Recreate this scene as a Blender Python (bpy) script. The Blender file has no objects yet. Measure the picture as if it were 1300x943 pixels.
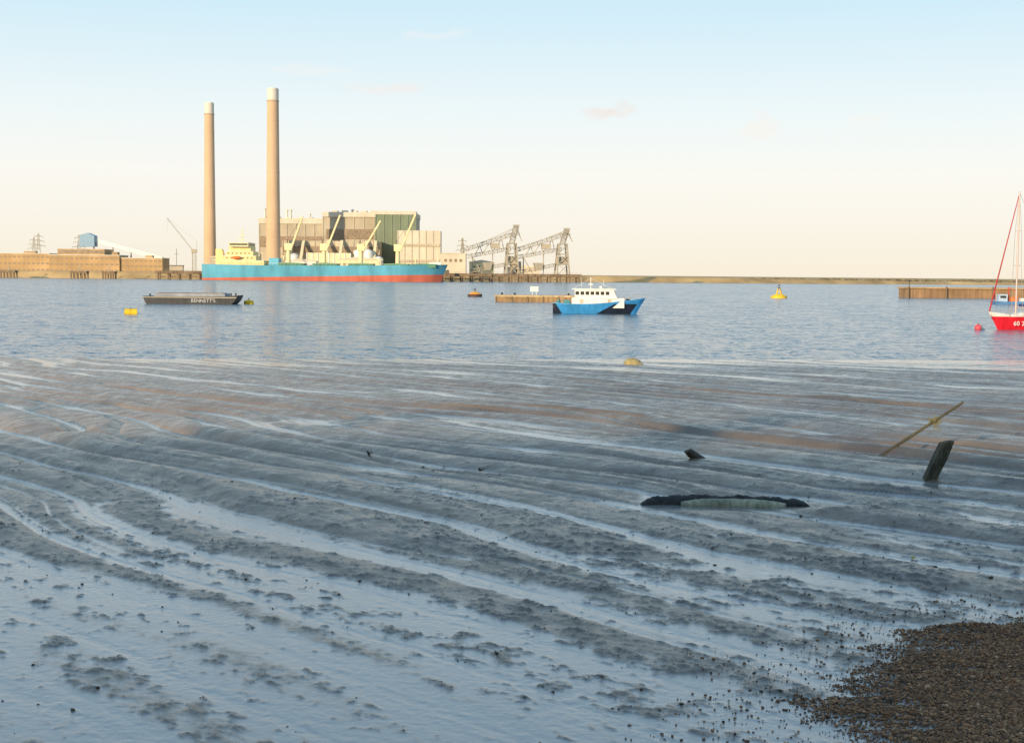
import bpy, math, random
import numpy as np
from mathutils import Vector, Matrix
random.seed(4)
rng = np.random.default_rng(7)
scene = bpy.context.scene
COL = scene.collection
scene.view_settings.view_transform = 'Standard'
scene.view_settings.look = 'None'
scene.view_settings.exposure = 0

# ------------------------------------------------------------------ materials
def nd(nt, t, **k):
    n = nt.nodes.new(t)
    for a, b in k.items():
        setattr(n, a, b)
    return n

def mat(name, col, rough=0.6, var=0.25, scale=1.0, metal=0.0, bump=0.0, streak=0.0, ior=1.45):
    m = bpy.data.materials.new(name); m.use_nodes = True
    nt = m.node_tree; L = nt.links
    b = nt.nodes['Principled BSDF']
    b.inputs['Roughness'].default_value = rough
    b.inputs['Metallic'].default_value = metal
    b.inputs['IOR'].default_value = ior
    tc = nd(nt, 'ShaderNodeTexCoord')
    n = nd(nt, 'ShaderNodeTexNoise'); n.inputs['Scale'].default_value = scale
    n.inputs['Detail'].default_value = 6
    L.new(tc.outputs['Object'], n.inputs['Vector'])
    r = nd(nt, 'ShaderNodeMapRange')
    r.inputs[1].default_value = 0.3; r.inputs[2].default_value = 0.7
    r.inputs[3].default_value = 1 - var; r.inputs[4].default_value = 1 + var * 0.6
    L.new(n.outputs['Fac'], r.inputs[0])
    fac = r.outputs[0]
    if streak > 0:
        mp = nd(nt, 'ShaderNodeMapping'); mp.inputs['Scale'].default_value = (1, 1, 0.08)
        L.new(tc.outputs['Object'], mp.inputs['Vector'])
        n2 = nd(nt, 'ShaderNodeTexNoise'); n2.inputs['Scale'].default_value = scale * 3
        n2.inputs['Detail'].default_value = 4
        L.new(mp.outputs[0], n2.inputs['Vector'])
        r2 = nd(nt, 'ShaderNodeMapRange')
        r2.inputs[1].default_value = 0.35; r2.inputs[2].default_value = 0.6
        r2.inputs[3].default_value = 1 - streak; r2.inputs[4].default_value = 1.0
        L.new(n2.outputs['Fac'], r2.inputs[0])
        mu = nd(nt, 'ShaderNodeMath', operation='MULTIPLY')
        L.new(fac, mu.inputs[0]); L.new(r2.outputs[0], mu.inputs[1]); fac = mu.outputs[0]
    vm = nd(nt, 'ShaderNodeVectorMath', operation='SCALE')
    vm.inputs[0].default_value = col[:3]
    L.new(fac, vm.inputs['Scale'])
    L.new(vm.outputs[0], b.inputs['Base Color'])
    if bump > 0:
        bp = nd(nt, 'ShaderNodeBump'); bp.inputs['Strength'].default_value = 0.8
        bp.inputs['Distance'].default_value = bump
        n3 = nd(nt, 'ShaderNodeTexNoise'); n3.inputs['Scale'].default_value = scale * 4
        n3.inputs['Detail'].default_value = 5
        L.new(tc.outputs['Object'], n3.inputs['Vector'])
        L.new(n3.outputs['Fac'], bp.inputs['Height']); L.new(bp.outputs[0], b.inputs['Normal'])
    m['vm'] = vm.name
    return m

def zone_mat(name, base, rules, rough=0.4, scale=0.3, var=0.15):
    """paint scheme: rules = list of (colour, (a,b,c,d)) : colour where a*x+b*y+c*z+d>0 (object space)"""
    m = mat(name, base, rough, var, scale, streak=0.2)
    nt = m.node_tree; L = nt.links
    vm = nt.nodes[m['vm']]
    tc = nd(nt, 'ShaderNodeTexCoord')
    cur = nd(nt, 'ShaderNodeRGB'); cur.outputs[0].default_value = (*base, 1)
    cur = cur.outputs[0]
    for c, (a, bb, cc, d) in rules:
        dt = nd(nt, 'ShaderNodeVectorMath', operation='DOT_PRODUCT')
        dt.inputs[1].default_value = (a, bb, cc)
        L.new(tc.outputs['Object'], dt.inputs[0])
        g = nd(nt, 'ShaderNodeMath', operation='GREATER_THAN'); g.inputs[1].default_value = -d
        L.new(dt.outputs['Value'], g.inputs[0])
        mx = nd(nt, 'ShaderNodeMixRGB'); mx.inputs[2].default_value = (*c, 1)
        L.new(g.outputs[0], mx.inputs[0]); L.new(cur, mx.inputs[1]); cur = mx.outputs[0]
    L.new(cur, vm.inputs[0])
    return m

# ------------------------------------------------------------------ mesh builder
class M:
    def __init__(s): s.v = []; s.f = []; s.sm = []
    def add(s, v, f, smooth=False):
        o = len(s.v); s.v += [tuple(p) for p in v]
        s.f += [tuple(i + o for i in q) for q in f]; s.sm += [smooth] * len(f); return s
    def box(s, x0, x1, y0, y1, z0, z1):
        v = [(x0,y0,z0),(x1,y0,z0),(x1,y1,z0),(x0,y1,z0),(x0,y0,z1),(x1,y0,z1),(x1,y1,z1),(x0,y1,z1)]
        return s.add(v, [(0,3,2,1),(4,5,6,7),(0,1,5,4),(1,2,6,5),(2,3,7,6),(3,0,4,7)])
    def beam(s, a, b, w, h=None):
        a = Vector(a); b = Vector(b); h = h or w; d = (b - a)
        if d.length < 1e-6: return s
        d.normalize()
        up = Vector((0,0,1)) if abs(d.z) < 0.95 else Vector((0,1,0))
        x = d.cross(up).normalized(); y = x.cross(d).normalized()
        v = []
        for p in (a, b):
            for i, j in ((-1,-1),(1,-1),(1,1),(-1,1)):
                v.append(p + x*(i*w/2) + y*(j*h/2))
        return s.add(v, [(0,1,2,3),(7,6,5,4),(0,4,5,1),(1,5,6,2),(2,6,7,3),(3,7,4,0)])
    def cyl(s, a, b, r0, r1=None, n=12, cap=True):
        a = Vector(a); b = Vector(b); r1 = r0 if r1 is None else r1
        d = (b - a).normalized()
        up = Vector((0,0,1)) if abs(d.z) < 0.95 else Vector((0,1,0))
        x = d.cross(up).normalized(); y = x.cross(d).normalized()
        v = []
        for p, r in ((a, r0), (b, r1)):
            for i in range(n):
                t = 2*math.pi*i/n
                v.append(p + x*(math.cos(t)*r) + y*(math.sin(t)*r))
        s.add(v, [(i, n+i, n+(i+1)%n, (i+1)%n) for i in range(n)], True)
        if cap:
            s.add(v[:n], [tuple(range(n))]); s.add(v[n:], [tuple(reversed(range(n)))])
        return s
    def prism(s, prof, y0, y1):
        """profile in xz extruded along y"""
        n = len(prof)
        v = [(x, y0, z) for x, z in prof] + [(x, y1, z) for x, z in prof]
        return s.add(v, [tuple(range(n)), tuple(reversed(range(n, 2*n)))] + [(i, i+n, (i+1)%n+n, (i+1)%n) for i in range(n)])
    def truss(s, a, b, w, n, t):
        a = Vector(a); b = Vector(b); d = (b - a).normalized()
        up = Vector((0,0,1)) if abs(d.z) < 0.95 else Vector((0,1,0))
        x = d.cross(up).normalized(); y = x.cross(d).normalized()
        c = [x*(i*w/2)+y*(j*w/2) for i, j in ((-1,-1),(1,-1),(1,1),(-1,1))]
        for k in c: s.beam(a+k, b+k, t)
        for i in range(n):
            p = a + (b-a)*(i/n); q = a + (b-a)*((i+1)/n)
            for k in range(4):
                k2 = (k+1) % 4
                s.beam(p+c[k], q+c[k2], t*0.6) if i % 2 else s.beam(p+c[k2], q+c[k], t*0.6)
                s.beam(q+c[k], q+c[k2], t*0.6)
        return s
    def ball(s, c, r, sx=1, sy=1, sz=1, nu=12, nv=8, jit=0):
        v = []; f = []
        for j in range(nv+1):
            ph = math.pi*j/nv
            for i in range(nu):
                t = 2*math.pi*i/nu
                k = r*(1+random.uniform(-jit, jit))
                v.append((c[0]+k*sx*math.sin(ph)*math.cos(t), c[1]+k*sy*math.sin(ph)*math.sin(t), c[2]+k*sz*math.cos(ph)))
        for j in range(nv):
            for i in range(nu):
                f.append((j*nu+i, (j+1)*nu+i, (j+1)*nu+(i+1)%nu, j*nu+(i+1)%nu))
        return s.add(v, f, True)
    def mesh(s, name):
        me = bpy.data.meshes.new(name); me.from_pydata(s.v, [], s.f)
        me.polygons.foreach_set('use_smooth', s.sm)
        me.validate(); me.update(); return me
    def obj(s, name, material, parent=None, loc=(0,0,0), rot=0):
        o = bpy.data.objects.new(name, s.mesh(name)); COL.objects.link(o)
        o.data.materials.append(material)
        o.location = loc; o.rotation_euler = (0, 0, rot)
        if parent: o.parent = parent
        return o

def tag(o, label, cat, group=None):
    o['label'] = label; o['category'] = cat
    if group: o['group'] = group
    return o
def thing(name, loc, rot, label, cat, group=None):
    e = bpy.data.objects.new(name, None); COL.objects.link(e)
    e.location = loc; e.rotation_euler = (0, 0, rot); e.empty_display_size = 0.5
    return tag(e, label, cat, group)
def copy_thing(src, loc, rot=None):
    e = src.copy(); COL.objects.link(e); e.location = loc
    if rot is not None: e.rotation_euler = (0, 0, rot)
    def rec(a, b):
        for c in a.children:
            k = c.copy(); COL.objects.link(k); k.parent = b; rec(c, k)
    rec(src, e)
    return e
def copies(o, locs, parent):
    for l in locs:
        k = o.copy(); COL.objects.link(k); k.location = l; k.parent = parent
def lettering(name, text, size, material, parent, loc, rot, depth=0.01):
    cu = bpy.data.curves.new(name, 'FONT'); cu.body = text; cu.size = size; cu.extrude = depth
    tmp = bpy.data.objects.new('tmp', cu); COL.objects.link(tmp)
    bpy.context.view_layer.update()
    dg = bpy.context.evaluated_depsgraph_get()
    me = bpy.data.meshes.new_from_object(tmp.evaluated_get(dg))
    bpy.data.objects.remove(tmp)
    o = bpy.data.objects.new(name, me); COL.objects.link(o)
    me.materials.clear(); me.materials.append(material)
    o.parent = parent; o.location = loc; o.rotation_euler = rot
    return o

def hull(L, B, D, draft, rake, sheer=0.0, stern=0.0, bowfrac=0.3, transom=0.75, n=40, fine=0.55, bul=0.0):
    """returns hull M and deck M; x forward, keel below z=0"""
    K = 7
    m = M(); dk = M(); rings = []; dps = []
    for i in range(n+1):
        s = i/n; x = -L/2 + (L-rake)*s
        bw = min(1, max(0, (1-s)/bowfrac)); st = transom + (1-transom)*min(1, s/0.2)**0.6
        wd = B/2*st*(bw**0.5 if bw < 1 else 1); ww = B/2*st*(bw**(0.5+fine))*0.94
        zd = D + sheer*max(0, (s-0.35)/0.65)**2 + stern*max(0, (0.3-s)/0.3)**2
        sh = max(0, (s-0.6)/0.4)**1.5
        side = []
        for k in range(K):
            t = k/(K-1); z = -draft + (zd+draft)*t
            e = t**0.55
            w = (ww*0.55*(1-e) + wd*e) if t < 1 else wd
            w = max(w, 0.012*B)
            side.append((x + rake*sh*t**1.2, w, z))
        rings.append([(a, -w, z) for a, w, z in reversed(side)] + side)
        a, w, z = side[-1]
        dps.append((a, w*0.985, z - bul))
    N = 2*K
    v = [p for r in rings for p in r]
    f = [(i*N+k, i*N+k+1, (i+1)*N+k+1, (i+1)*N+k) for i in range(n) for k in range(N-1)]
    m.add(v, f, True)
    m.add(rings[0], [tuple(reversed(range(N)))]); m.add(rings[-1], [tuple(range(N))])
    v = []
    for a, w, z in dps: v += [(a, -w, z), (a, w, z)]
    dk.add(v, [(2*i, 2*i+2, 2*i+3, 2*i+1) for i in range(n)])
    return m, dk

# ------------------------------------------------------------------ numpy noise
TAB = rng.random((256, 256))
def vn(x, y, seed=0):
    xi = np.floor(x).astype(int); yi = np.floor(y).astype(int)
    fx = x - xi; fy = y - yi
    fx = fx*fx*fx*(fx*(fx*6-15)+10); fy = fy*fy*fy*(fy*(fy*6-15)+10)
    g = lambda a, b: TAB[(a + seed*37) % 256, (b + seed*91) % 256]
    return ((g(xi,yi)*(1-fx)+g(xi+1,yi)*fx)*(1-fy) + (g(xi,yi+1)*(1-fx)+g(xi+1,yi+1)*fx)*fy)*2-1
def fbm(x, y, o=4, seed=0):
    r = 0; a = 0.5; fq = 1.0
    for i in range(o):
        r = r + a*vn(x*fq+i*13.1, y*fq+i*7.7, seed+i); a *= 0.5; fq *= 2.03
    return r
def sst(a, b, x):
    t = np.clip((x-a)/(b-a), 0, 1); return t*t*(3-2*t)

# ------------------------------------------------------------------ the mud flat
def shingle_sdf(X, Y):
    xe = np.interp(Y, [-40, 5, 11.0, 13.6, 15.4, 20], [-60, -4, 2.75, 3.7, 4.8, 11])
    a = np.minimum((X - xe)*0.8, 15.6 + 0.06*(X-5) - Y)
    return a + 0.75*fbm(X/0.9, Y/0.4, 5, 5) + 0.3*fbm(X/.14, Y/.10, 2, 8)
def mud(X, Y):
    base = 0.0171*(86 + 0.13*X*sst(10, 60, Y) - Y)
    base = base + 0.07*np.maximum(0, 8 - Y)
    base = np.maximum(base, -1.5)
    s = 0.79*X + 0.613*Y; t = 0.613*X - 0.79*Y
    sw = s + 1.4*vn(t/17, s/11, 1) + 0.50*vn(t/6.5, s/4.5, 2) + 0.15*vn(t/2.2, s/1.4, 9) + .02*vn(t/.7, s/.5, 10)
    phs = sw/1.6 + 0.6*vn(t/24, sw/5, 3)
    sn = np.abs(np.sin(math.pi*phs))
    m1 = 0.68 + 0.32*vn(t/11, np.floor(phs)*3.7 + 0.5, 6)
    e = np.clip((sn - 0.13)/0.87, 0, 1)
    main = e**0.5*(1 - (1-m1)*np.minimum(e*3, 1))
    sub = np.minimum(np.abs(vn(sw/0.8 + t/16, t/10, 4))*2.4, 1)**0.6
    n3 = np.minimum(np.abs(vn(sw/0.30, t/4, 14))*1.8, 1)**.7
    amp = np.interp(Y + 0.10*X, [0, 12, 17, 24, 32, 50, 66, 78, 88, 120], [.018, .032, .080, .235, .34, .27, .18, .11, .05, .03])
    rel = amp*(main*(0.34 + 0.66*sub) + 0.10*n3*e**.3)
    rel = rel + 0.014*fbm(X/4, Y/4, 3, 11)
    band = vn(sw/0.9, t/6, 17)*0.5 + vn(sw/2.3, t/9, 18)*0.5
    fine = fbm(t/0.30, s/0.18, 5, 20)
    fine2 = fbm(t/0.11, s/0.07, 3, 26)
    clump = np.maximum(0, fine*0.9 + 0.45*band + 0.40*fine2 - 0.05)
    near = 1 - sst(18, 34, Y)
    rel = rel + clump*(0.008 + 0.032*near*sst(9, 15, Y))
    rel = rel + (0.011*fine2 + 0.011*fine)*(0.5+.5*near)
    pocket = np.exp(-(((X-3.9)/1.9)**4 + ((Y-24.5)/1.0)**4))
    rel = rel*(1 - 0.75*pocket)
    level = np.interp(Y, [0, 14, 20, 28, 45, 66, 78, 90], [.022, .034, .056, .074, .084, .066, .045, .035]) + 0.012*fbm(X/7, Y/7, 2, 55)
    d = rel - level
    wet = 1 - sst(-0.008, 0.016, d)
    relc = np.where(d < 0, level + d*0.22, rel)
    sh = sst(-0.05, 0.6, shingle_sdf(X, Y))
    relc = relc + 0.035*sh
    wet = wet*(1-sh)
    clump = clump*(.25+.75*near)
    return base + relc - 0.05, wet, sh, clump

rows = np.concatenate([np.linspace(-60, 6, 30), np.geomspace(6.6, 100, 1400)])
u = np.linspace(-1, 1, 1301); u = 0.40*u + 0.16*u**5
u = np.concatenate([[-12, -6, -3, -1.5, -0.9], u, [0.9, 1.5, 3, 6, 12]])
Yg, Ug = np.meshgrid(rows, u, indexing='ij')
Xg = Ug*(np.maximum(Yg, 0) + 3.5)
Zg, WET, SH, CL = mud(Xg, Yg)
nr, nc = Xg.shape
co = np.stack([Xg, Yg, Zg], -1).reshape(-1, 3)
idx = np.arange(nr*nc).reshape(nr, nc)
q = np.stack([idx[:-1,:-1], idx[:-1,1:], idx[1:,1:], idx[1:,:-1]], -1).reshape(-1, 4)
def np_mesh(name, co, q, smooth=True):
    me = bpy.data.meshes.new(name)
    k = q.shape[1]
    me.vertices.add(len(co)); me.vertices.foreach_set('co', co.astype(np.float32).ravel())
    me.loops.add(q.size); me.loops.foreach_set('vertex_index', q.astype(np.int32).ravel())
    me.polygons.add(len(q)); me.polygons.foreach_set('loop_start', np.arange(0, q.size, k, dtype=np.int32))
    me.update(calc_edges=True)
    me.polygons.foreach_set('use_smooth', np.full(len(q), smooth)); me.update()
    return me
me = np_mesh('mud_flat', co, q)
for nm, arr in (('wet', WET), ('shingle', SH), ('clump', CL)):
    a = me.attributes.new(nm, 'FLOAT', 'POINT'); a.data.foreach_set('value', arr.astype(np.float32).ravel())
mo = bpy.data.objects.new('mud_flat', me); COL.objects.link(mo); mo['kind'] = 'structure'

mm = bpy.data.materials.new('wet_mud'); mm.use_nodes = True
nt = mm.node_tree; L = nt.links; b = nt.nodes['Principled BSDF']
tc = nd(nt, 'ShaderNodeTexCoord')
aw = nd(nt, 'ShaderNodeAttribute', attribute_name='wet')
ash = nd(nt, 'ShaderNodeAttribute', attribute_name='shingle')
acl = nd(nt, 'ShaderNodeAttribute', attribute_name='clump')
n1 = nd(nt, 'ShaderNodeTexNoise'); n1.inputs['Scale'].default_value = 0.45; n1.inputs['Detail'].default_value = 9
L.new(tc.outputs['Object'], n1.inputs['Vector'])
cr = nd(nt, 'ShaderNodeValToRGB')
cr.color_ramp.elements[0].position = 0.36; cr.color_ramp.elements[0].color = (0.095, 0.070, 0.047, 1)
cr.color_ramp.elements[1].position = 0.66; cr.color_ramp.elements[1].color = (0.195, 0.138, 0.085, 1)
L.new(n1.outputs['Fac'], cr.inputs[0])
# warm low-sun tint put into the mud colour, towards the left and farther out
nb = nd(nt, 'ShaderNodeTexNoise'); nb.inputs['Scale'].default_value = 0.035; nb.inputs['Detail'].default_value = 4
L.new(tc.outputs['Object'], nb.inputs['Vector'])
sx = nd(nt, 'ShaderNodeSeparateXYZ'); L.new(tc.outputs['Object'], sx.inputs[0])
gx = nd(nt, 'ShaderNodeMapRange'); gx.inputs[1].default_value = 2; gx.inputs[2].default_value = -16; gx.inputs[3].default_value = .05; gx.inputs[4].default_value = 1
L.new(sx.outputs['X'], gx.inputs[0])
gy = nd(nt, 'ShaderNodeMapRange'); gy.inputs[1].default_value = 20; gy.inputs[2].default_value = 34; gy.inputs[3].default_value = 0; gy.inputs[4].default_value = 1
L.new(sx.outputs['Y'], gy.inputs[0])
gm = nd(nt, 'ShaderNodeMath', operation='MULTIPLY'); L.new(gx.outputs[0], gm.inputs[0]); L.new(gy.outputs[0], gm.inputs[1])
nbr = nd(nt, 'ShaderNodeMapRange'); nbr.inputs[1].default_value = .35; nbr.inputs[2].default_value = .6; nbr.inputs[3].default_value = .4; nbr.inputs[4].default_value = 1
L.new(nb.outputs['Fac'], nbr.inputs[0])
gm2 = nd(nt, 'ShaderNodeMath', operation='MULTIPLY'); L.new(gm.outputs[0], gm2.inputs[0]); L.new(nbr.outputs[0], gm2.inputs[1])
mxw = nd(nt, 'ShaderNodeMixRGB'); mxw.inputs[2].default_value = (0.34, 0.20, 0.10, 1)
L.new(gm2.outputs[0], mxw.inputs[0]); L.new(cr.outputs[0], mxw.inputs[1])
# darker weedy clumps
cm = nd(nt, 'ShaderNodeMapRange'); cm.inputs[1].default_value = 0.08; cm.inputs[2].default_value = 0.45
cm.inputs[3].default_value = 0.0; cm.inputs[4].default_value = 0.75
L.new(acl.outputs['Fac'], cm.inputs[0])
mxc = nd(nt, 'ShaderNodeMixRGB'); mxc.inputs[2].default_value = (0.065, 0.050, 0.034, 1)
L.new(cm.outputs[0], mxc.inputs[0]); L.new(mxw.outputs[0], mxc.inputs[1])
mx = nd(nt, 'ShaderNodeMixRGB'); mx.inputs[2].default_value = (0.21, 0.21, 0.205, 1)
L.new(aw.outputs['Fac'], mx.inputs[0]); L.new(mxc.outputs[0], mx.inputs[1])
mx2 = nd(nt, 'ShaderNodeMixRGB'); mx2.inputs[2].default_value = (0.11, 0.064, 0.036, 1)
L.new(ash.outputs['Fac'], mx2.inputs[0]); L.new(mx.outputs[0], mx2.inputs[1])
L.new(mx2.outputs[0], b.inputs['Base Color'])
n2 = nd(nt, 'ShaderNodeTexNoise'); n2.inputs['Scale'].default_value = 2.2; n2.inputs['Detail'].default_value = 6
L.new(tc.outputs['Object'], n2.inputs['Vector'])
rr = nd(nt, 'ShaderNodeMapRange'); rr.inputs[1].default_value = 0.35; rr.inputs[2].default_value = 0.65
rr.inputs[3].default_value = 0.18; rr.inputs[4].default_value = 0.42
L.new(n2.outputs['Fac'], rr.inputs[0])
rm = nd(nt, 'ShaderNodeMix'); rm.data_type = 'FLOAT'
L.new(aw.outputs['Fac'], rm.inputs[0]); L.new(rr.outputs[0], rm.inputs[2]); rm.inputs[3].default_value = 0.07
rm2 = nd(nt, 'ShaderNodeMix'); rm2.data_type = 'FLOAT'
L.new(ash.outputs['Fac'], rm2.inputs[0]); L.new(rm.outputs[0], rm2.inputs[2]); rm2.inputs[3].default_value = 0.9
L.new(rm2.outputs[0], b.inputs['Roughness'])
ri = nd(nt, 'ShaderNodeMapRange'); ri.inputs[3].default_value = 1.72; ri.inputs[4].default_value = 2.0
L.new(aw.outputs['Fac'], ri.inputs[0]); L.new(ri.outputs[0], b.inputs['IOR'])
n3 = nd(nt, 'ShaderNodeTexNoise'); n3.inputs['Scale'].default_value = 12; n3.inputs['Detail'].default_value = 8
n3.inputs['Roughness'].default_value = 0.65
L.new(tc.outputs['Object'], n3.inputs['Vector'])
bst = nd(nt, 'ShaderNodeMapRange'); bst.inputs[3].default_value = 0.8; bst.inputs[4].default_value = 0.20
L.new(aw.outputs['Fac'], bst.inputs[0])
bp = nd(nt, 'ShaderNodeBump'); bp.inputs['Distance'].default_value = 0.032
L.new(bst.outputs[0], bp.inputs['Strength']); L.new(n3.outputs['Fac'], bp.inputs['Height'])
L.new(bp.outputs[0], b.inputs['Normal'])
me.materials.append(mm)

# ------------------------------------------------------------------ river
wm = bpy.data.materials.new('river_water'); wm.use_nodes = True
nt = wm.node_tree; L = nt.links; b = nt.nodes['Principled BSDF']
b.inputs['Base Color'].default_value = (0.10, 0.17, 0.22, 1)
b.inputs['Roughness'].default_value = 0.16; b.inputs['IOR'].default_value = 1.36
tc = nd(nt, 'ShaderNodeTexCoord')
cur = None
for sc, st, rotz, kx, ky in ((0.10, (1, 1.6, 1), 0.25, .15, .25), (0.5, (1, 1.7, 1), -0.2, .80, .90), (1.7, (1, 1.5, 1), 0.15, 1.15, 1.45), (5, (1,1,1), 0, .8, 1.0)):
    mp = nd(nt, 'ShaderNodeMapping'); mp.inputs['Scale'].default_value = st; mp.inputs['Rotation'].default_value = (0, 0, rotz)
    L.new(tc.outputs['Object'], mp.inputs['Vector'])
    n = nd(nt, 'ShaderNodeTexNoise'); n.inputs['Scale'].default_value = sc; n.inputs['Detail'].default_value = 2
    L.new(mp.outputs[0], n.inputs['Vector'])
    sb = nd(nt, 'ShaderNodeVectorMath', operation='SUBTRACT'); sb.inputs[1].default_value = (.5, .5, .5)
    L.new(n.outputs['Color'], sb.inputs[0])
    ml = nd(nt, 'ShaderNodeVectorMath', operation='MULTIPLY'); ml.inputs[1].default_value = (kx, ky, 0)
    L.new(sb.outputs[0], ml.inputs[0])
    if cur is None: cur = ml.outputs[0]
    else:
        ad = nd(nt, 'ShaderNodeVectorMath', operation='ADD'); L.new(cur, ad.inputs[0]); L.new(ml.outputs[0], ad.inputs[1]); cur = ad.outputs[0]
np_ = nd(nt, 'ShaderNodeTexNoise'); np_.inputs['Scale'].default_value = 0.02; np_.inputs['Detail'].default_value = 4
mpp = nd(nt, 'ShaderNodeMapping'); mpp.inputs['Scale'].default_value = (.5, 1.6, 1)
L.new(tc.outputs['Object'], mpp.inputs[0]); L.new(mpp.outputs[0], np_.inputs['Vector'])
pr_ = nd(nt, 'ShaderNodeMapRange'); pr_.inputs[1].default_value = .3; pr_.inputs[2].default_value = .7; pr_.inputs[3].default_value = .8; pr_.inputs[4].default_value = 1.2
L.new(np_.outputs['Fac'], pr_.inputs[0])
s_ = nd(nt, 'ShaderNodeVectorMath', operation='SCALE'); L.new(cur, s_.inputs[0]); L.new(pr_.outputs[0], s_.inputs['Scale'])
ad = nd(nt, 'ShaderNodeVectorMath', operation='ADD'); ad.inputs[1].default_value = (0, 0, 1); L.new(s_.outputs[0], ad.inputs[0])
no = nd(nt, 'ShaderNodeVectorMath', operation='NORMALIZE'); L.new(ad.outputs[0], no.inputs[0]); L.new(no.outputs[0], b.inputs['Normal'])
M().add([(-9000,45,0),(9000,45,0),(9000,9000,0),(-9000,9000,0)], [(0,1,2,3)]).obj('river', wm)['kind'] = 'structure'

# ------------------------------------------------------------------ far bank
xs = np.array([-9000,-900,-440,-230,-60,60,350,700,1400,3500,9000.])
ys = np.array([1100,1130,1150,1150,1165,1260,1400,1520,1750,2300,3200.])
XX = np.unique(np.concatenate([np.linspace(-9000,-900,12), np.linspace(-900,1400,331), np.linspace(1400,9000,16)]))
offs = np.array([-6, 0, 4, 8, 12, 18, 30, 80, 250, 700, 2000, 5000, 14000.])
hz = np.array([-2, 0.0, 1.8, 4.2, 5.9, 5.9, 3.9, 3.8, 3.8, 3.9, 4.5, 6.0, 20.])
v = np.zeros((len(XX), len(offs), 3))
taper = np.interp(XX, [60, 420], [1, .55])
for j, (o_, h_) in enumerate(zip(offs, hz)):
    yb = np.interp(XX, xs, ys)
    jit = 3*fbm(XX/25, XX*0+(j if j > 5 else 1), 3, 60)
    v[:, j, 0] = XX; v[:, j, 1] = yb + o_ + jit
    v[:, j, 2] = h_*(taper if 0 < h_ < 6.5 else 1) + (1.0*fbm(XX/14, XX*0+(j if j > 5 else 2)*3.3, 4, 70)*min(1, h_/4) if 1 < h_ < 10 else 0)
i_ = np.arange(len(XX)*len(offs)).reshape(len(XX), len(offs))
qq = np.stack([i_[:-1,:-1], i_[1:,:-1], i_[1:,1:], i_[:-1,1:]], -1).reshape(-1, 4)
fb = np_mesh('far_bank', v.reshape(-1, 3), qq)
fo = bpy.data.objects.new('far_bank', fb); COL.objects.link(fo); fo['kind'] = 'structure'
fb.materials.append(mat('dry_grass_bank', (0.60, 0.38, 0.16), 0.95, 0.5, 0.03))

# ------------------------------------------------------------------ shared materials
brickM = mat('tan_brick', (0.52, 0.34, 0.17), 0.9, 0.3, 0.05, streak=0.15)
glassM = mat('dark_glass', (0.05, 0.045, 0.04), 0.25, 0.3, 0.5)
brownglass = mat('brown_window', (0.28, 0.20, 0.13), 0.5, 0.3, 0.5)
concM = mat('chimney_concrete', (0.64, 0.435, 0.275), 0.9, 0.10, 0.04, streak=0.08)
whiteC = mat('white_chimney_band', (0.66, 0.60, 0.50), 0.8, 0.08, 0.1)
creamM = mat('cream_paint', (0.78, 0.66, 0.40), 0.55, 0.12, 0.3, streak=0.12)
whiteM = mat('white_paint', (0.80, 0.78, 0.73), 0.4, 0.1, 0.8, streak=0.1)
greyclad = mat('brown_grey_cladding', (0.50, 0.42, 0.31), 0.8, 0.2, 0.05, streak=0.12)
ribclad = mat('cladding_rib_paint', (0.54, 0.46, 0.345), 0.8, 0.2, 0.05, streak=0.15)
paleclad = mat('pale_cladding', (0.64, 0.56, 0.44), 0.8, 0.12, 0.06, streak=0.1)
greenM = mat('dark_green_cladding', (0.19, 0.225, 0.145), 0.6, 0.2, 0.06, streak=0.15)
darkM = mat('dark_steel', (0.10, 0.085, 0.07), 0.7, 0.3, 0.3)
steelM = mat('weathered_steel', (0.40, 0.345, 0.26), 0.7, 0.2, 0.2)
woodM = mat('jetty_timber', (0.27, 0.185, 0.115), 0.9, 0.35, 0.3, streak=0.3)
blackM = mat('black_paint', (0.02, 0.02, 0.022), 0.5, 0.3, 1.0)

# ------------------------------------------------------------------ chimneys
def chimney(x, y, H, rb, rt, label):
    e = thing('chimney', (x, y, 3.6), 0, label, 'chimney', 'tall power station chimneys')
    shaft = M(); zb = H*0.94
    rz = lambda z: rb + (rt-rb)*(z/H)**0.85
    zs = np.linspace(0, zb, 18)
    for a, c in zip(zs[:-1], zs[1:]): shaft.cyl((0,0,a), (0,0,c), rz(a), rz(c), 40, cap=False)
    shaft.cyl((0,0,0), (0,0,5), rb*1.12, rb*1.05, 40)
    for a in (zs[5], zs[10], zs[15]): shaft.cyl((0,0,a), (0,0,a+0.7), rz(a)*1.03, rz(a)*1.03, 40)
    shaft.obj('shaft', concM, e)
    M().cyl((0,0,zb+0.01), (0,0,H), rz(zb)*1.0, rt*1.0, 40, cap=False).cyl((0,0,H-1.6), (0,0,H), rt*1.02, rt*1.02, 40).obj('white_band', whiteC, e)
    M().cyl((0,0,H+0.02), (0,0,H+.8), rt*0.94, rt*0.90, 32).obj('flue_rim', whiteC, e)
    p = M()
    p.cyl((0,0,zb-1), (0,0,zb-.7), rz(zb)*1.07, rz(zb)*1.07, 40)
    for i in range(24):
        t = i*math.pi/12; r = rz(zb)*1.06
        p.beam((r*math.cos(t), r*math.sin(t), zb-.7), (r*math.cos(t), r*math.sin(t), zb+.4), 0.12)
    p.obj('inspection_platform', steelM, e)
chimney(-287, 1347, 160.5, 6.0, 4.4, 'tall tapering beige concrete chimney with white top, slimmer looking')
chimney(-209, 1240, 160.5, 6.5, 4.9, 'tall tapering beige concrete chimney with white top beside boiler house')

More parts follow.
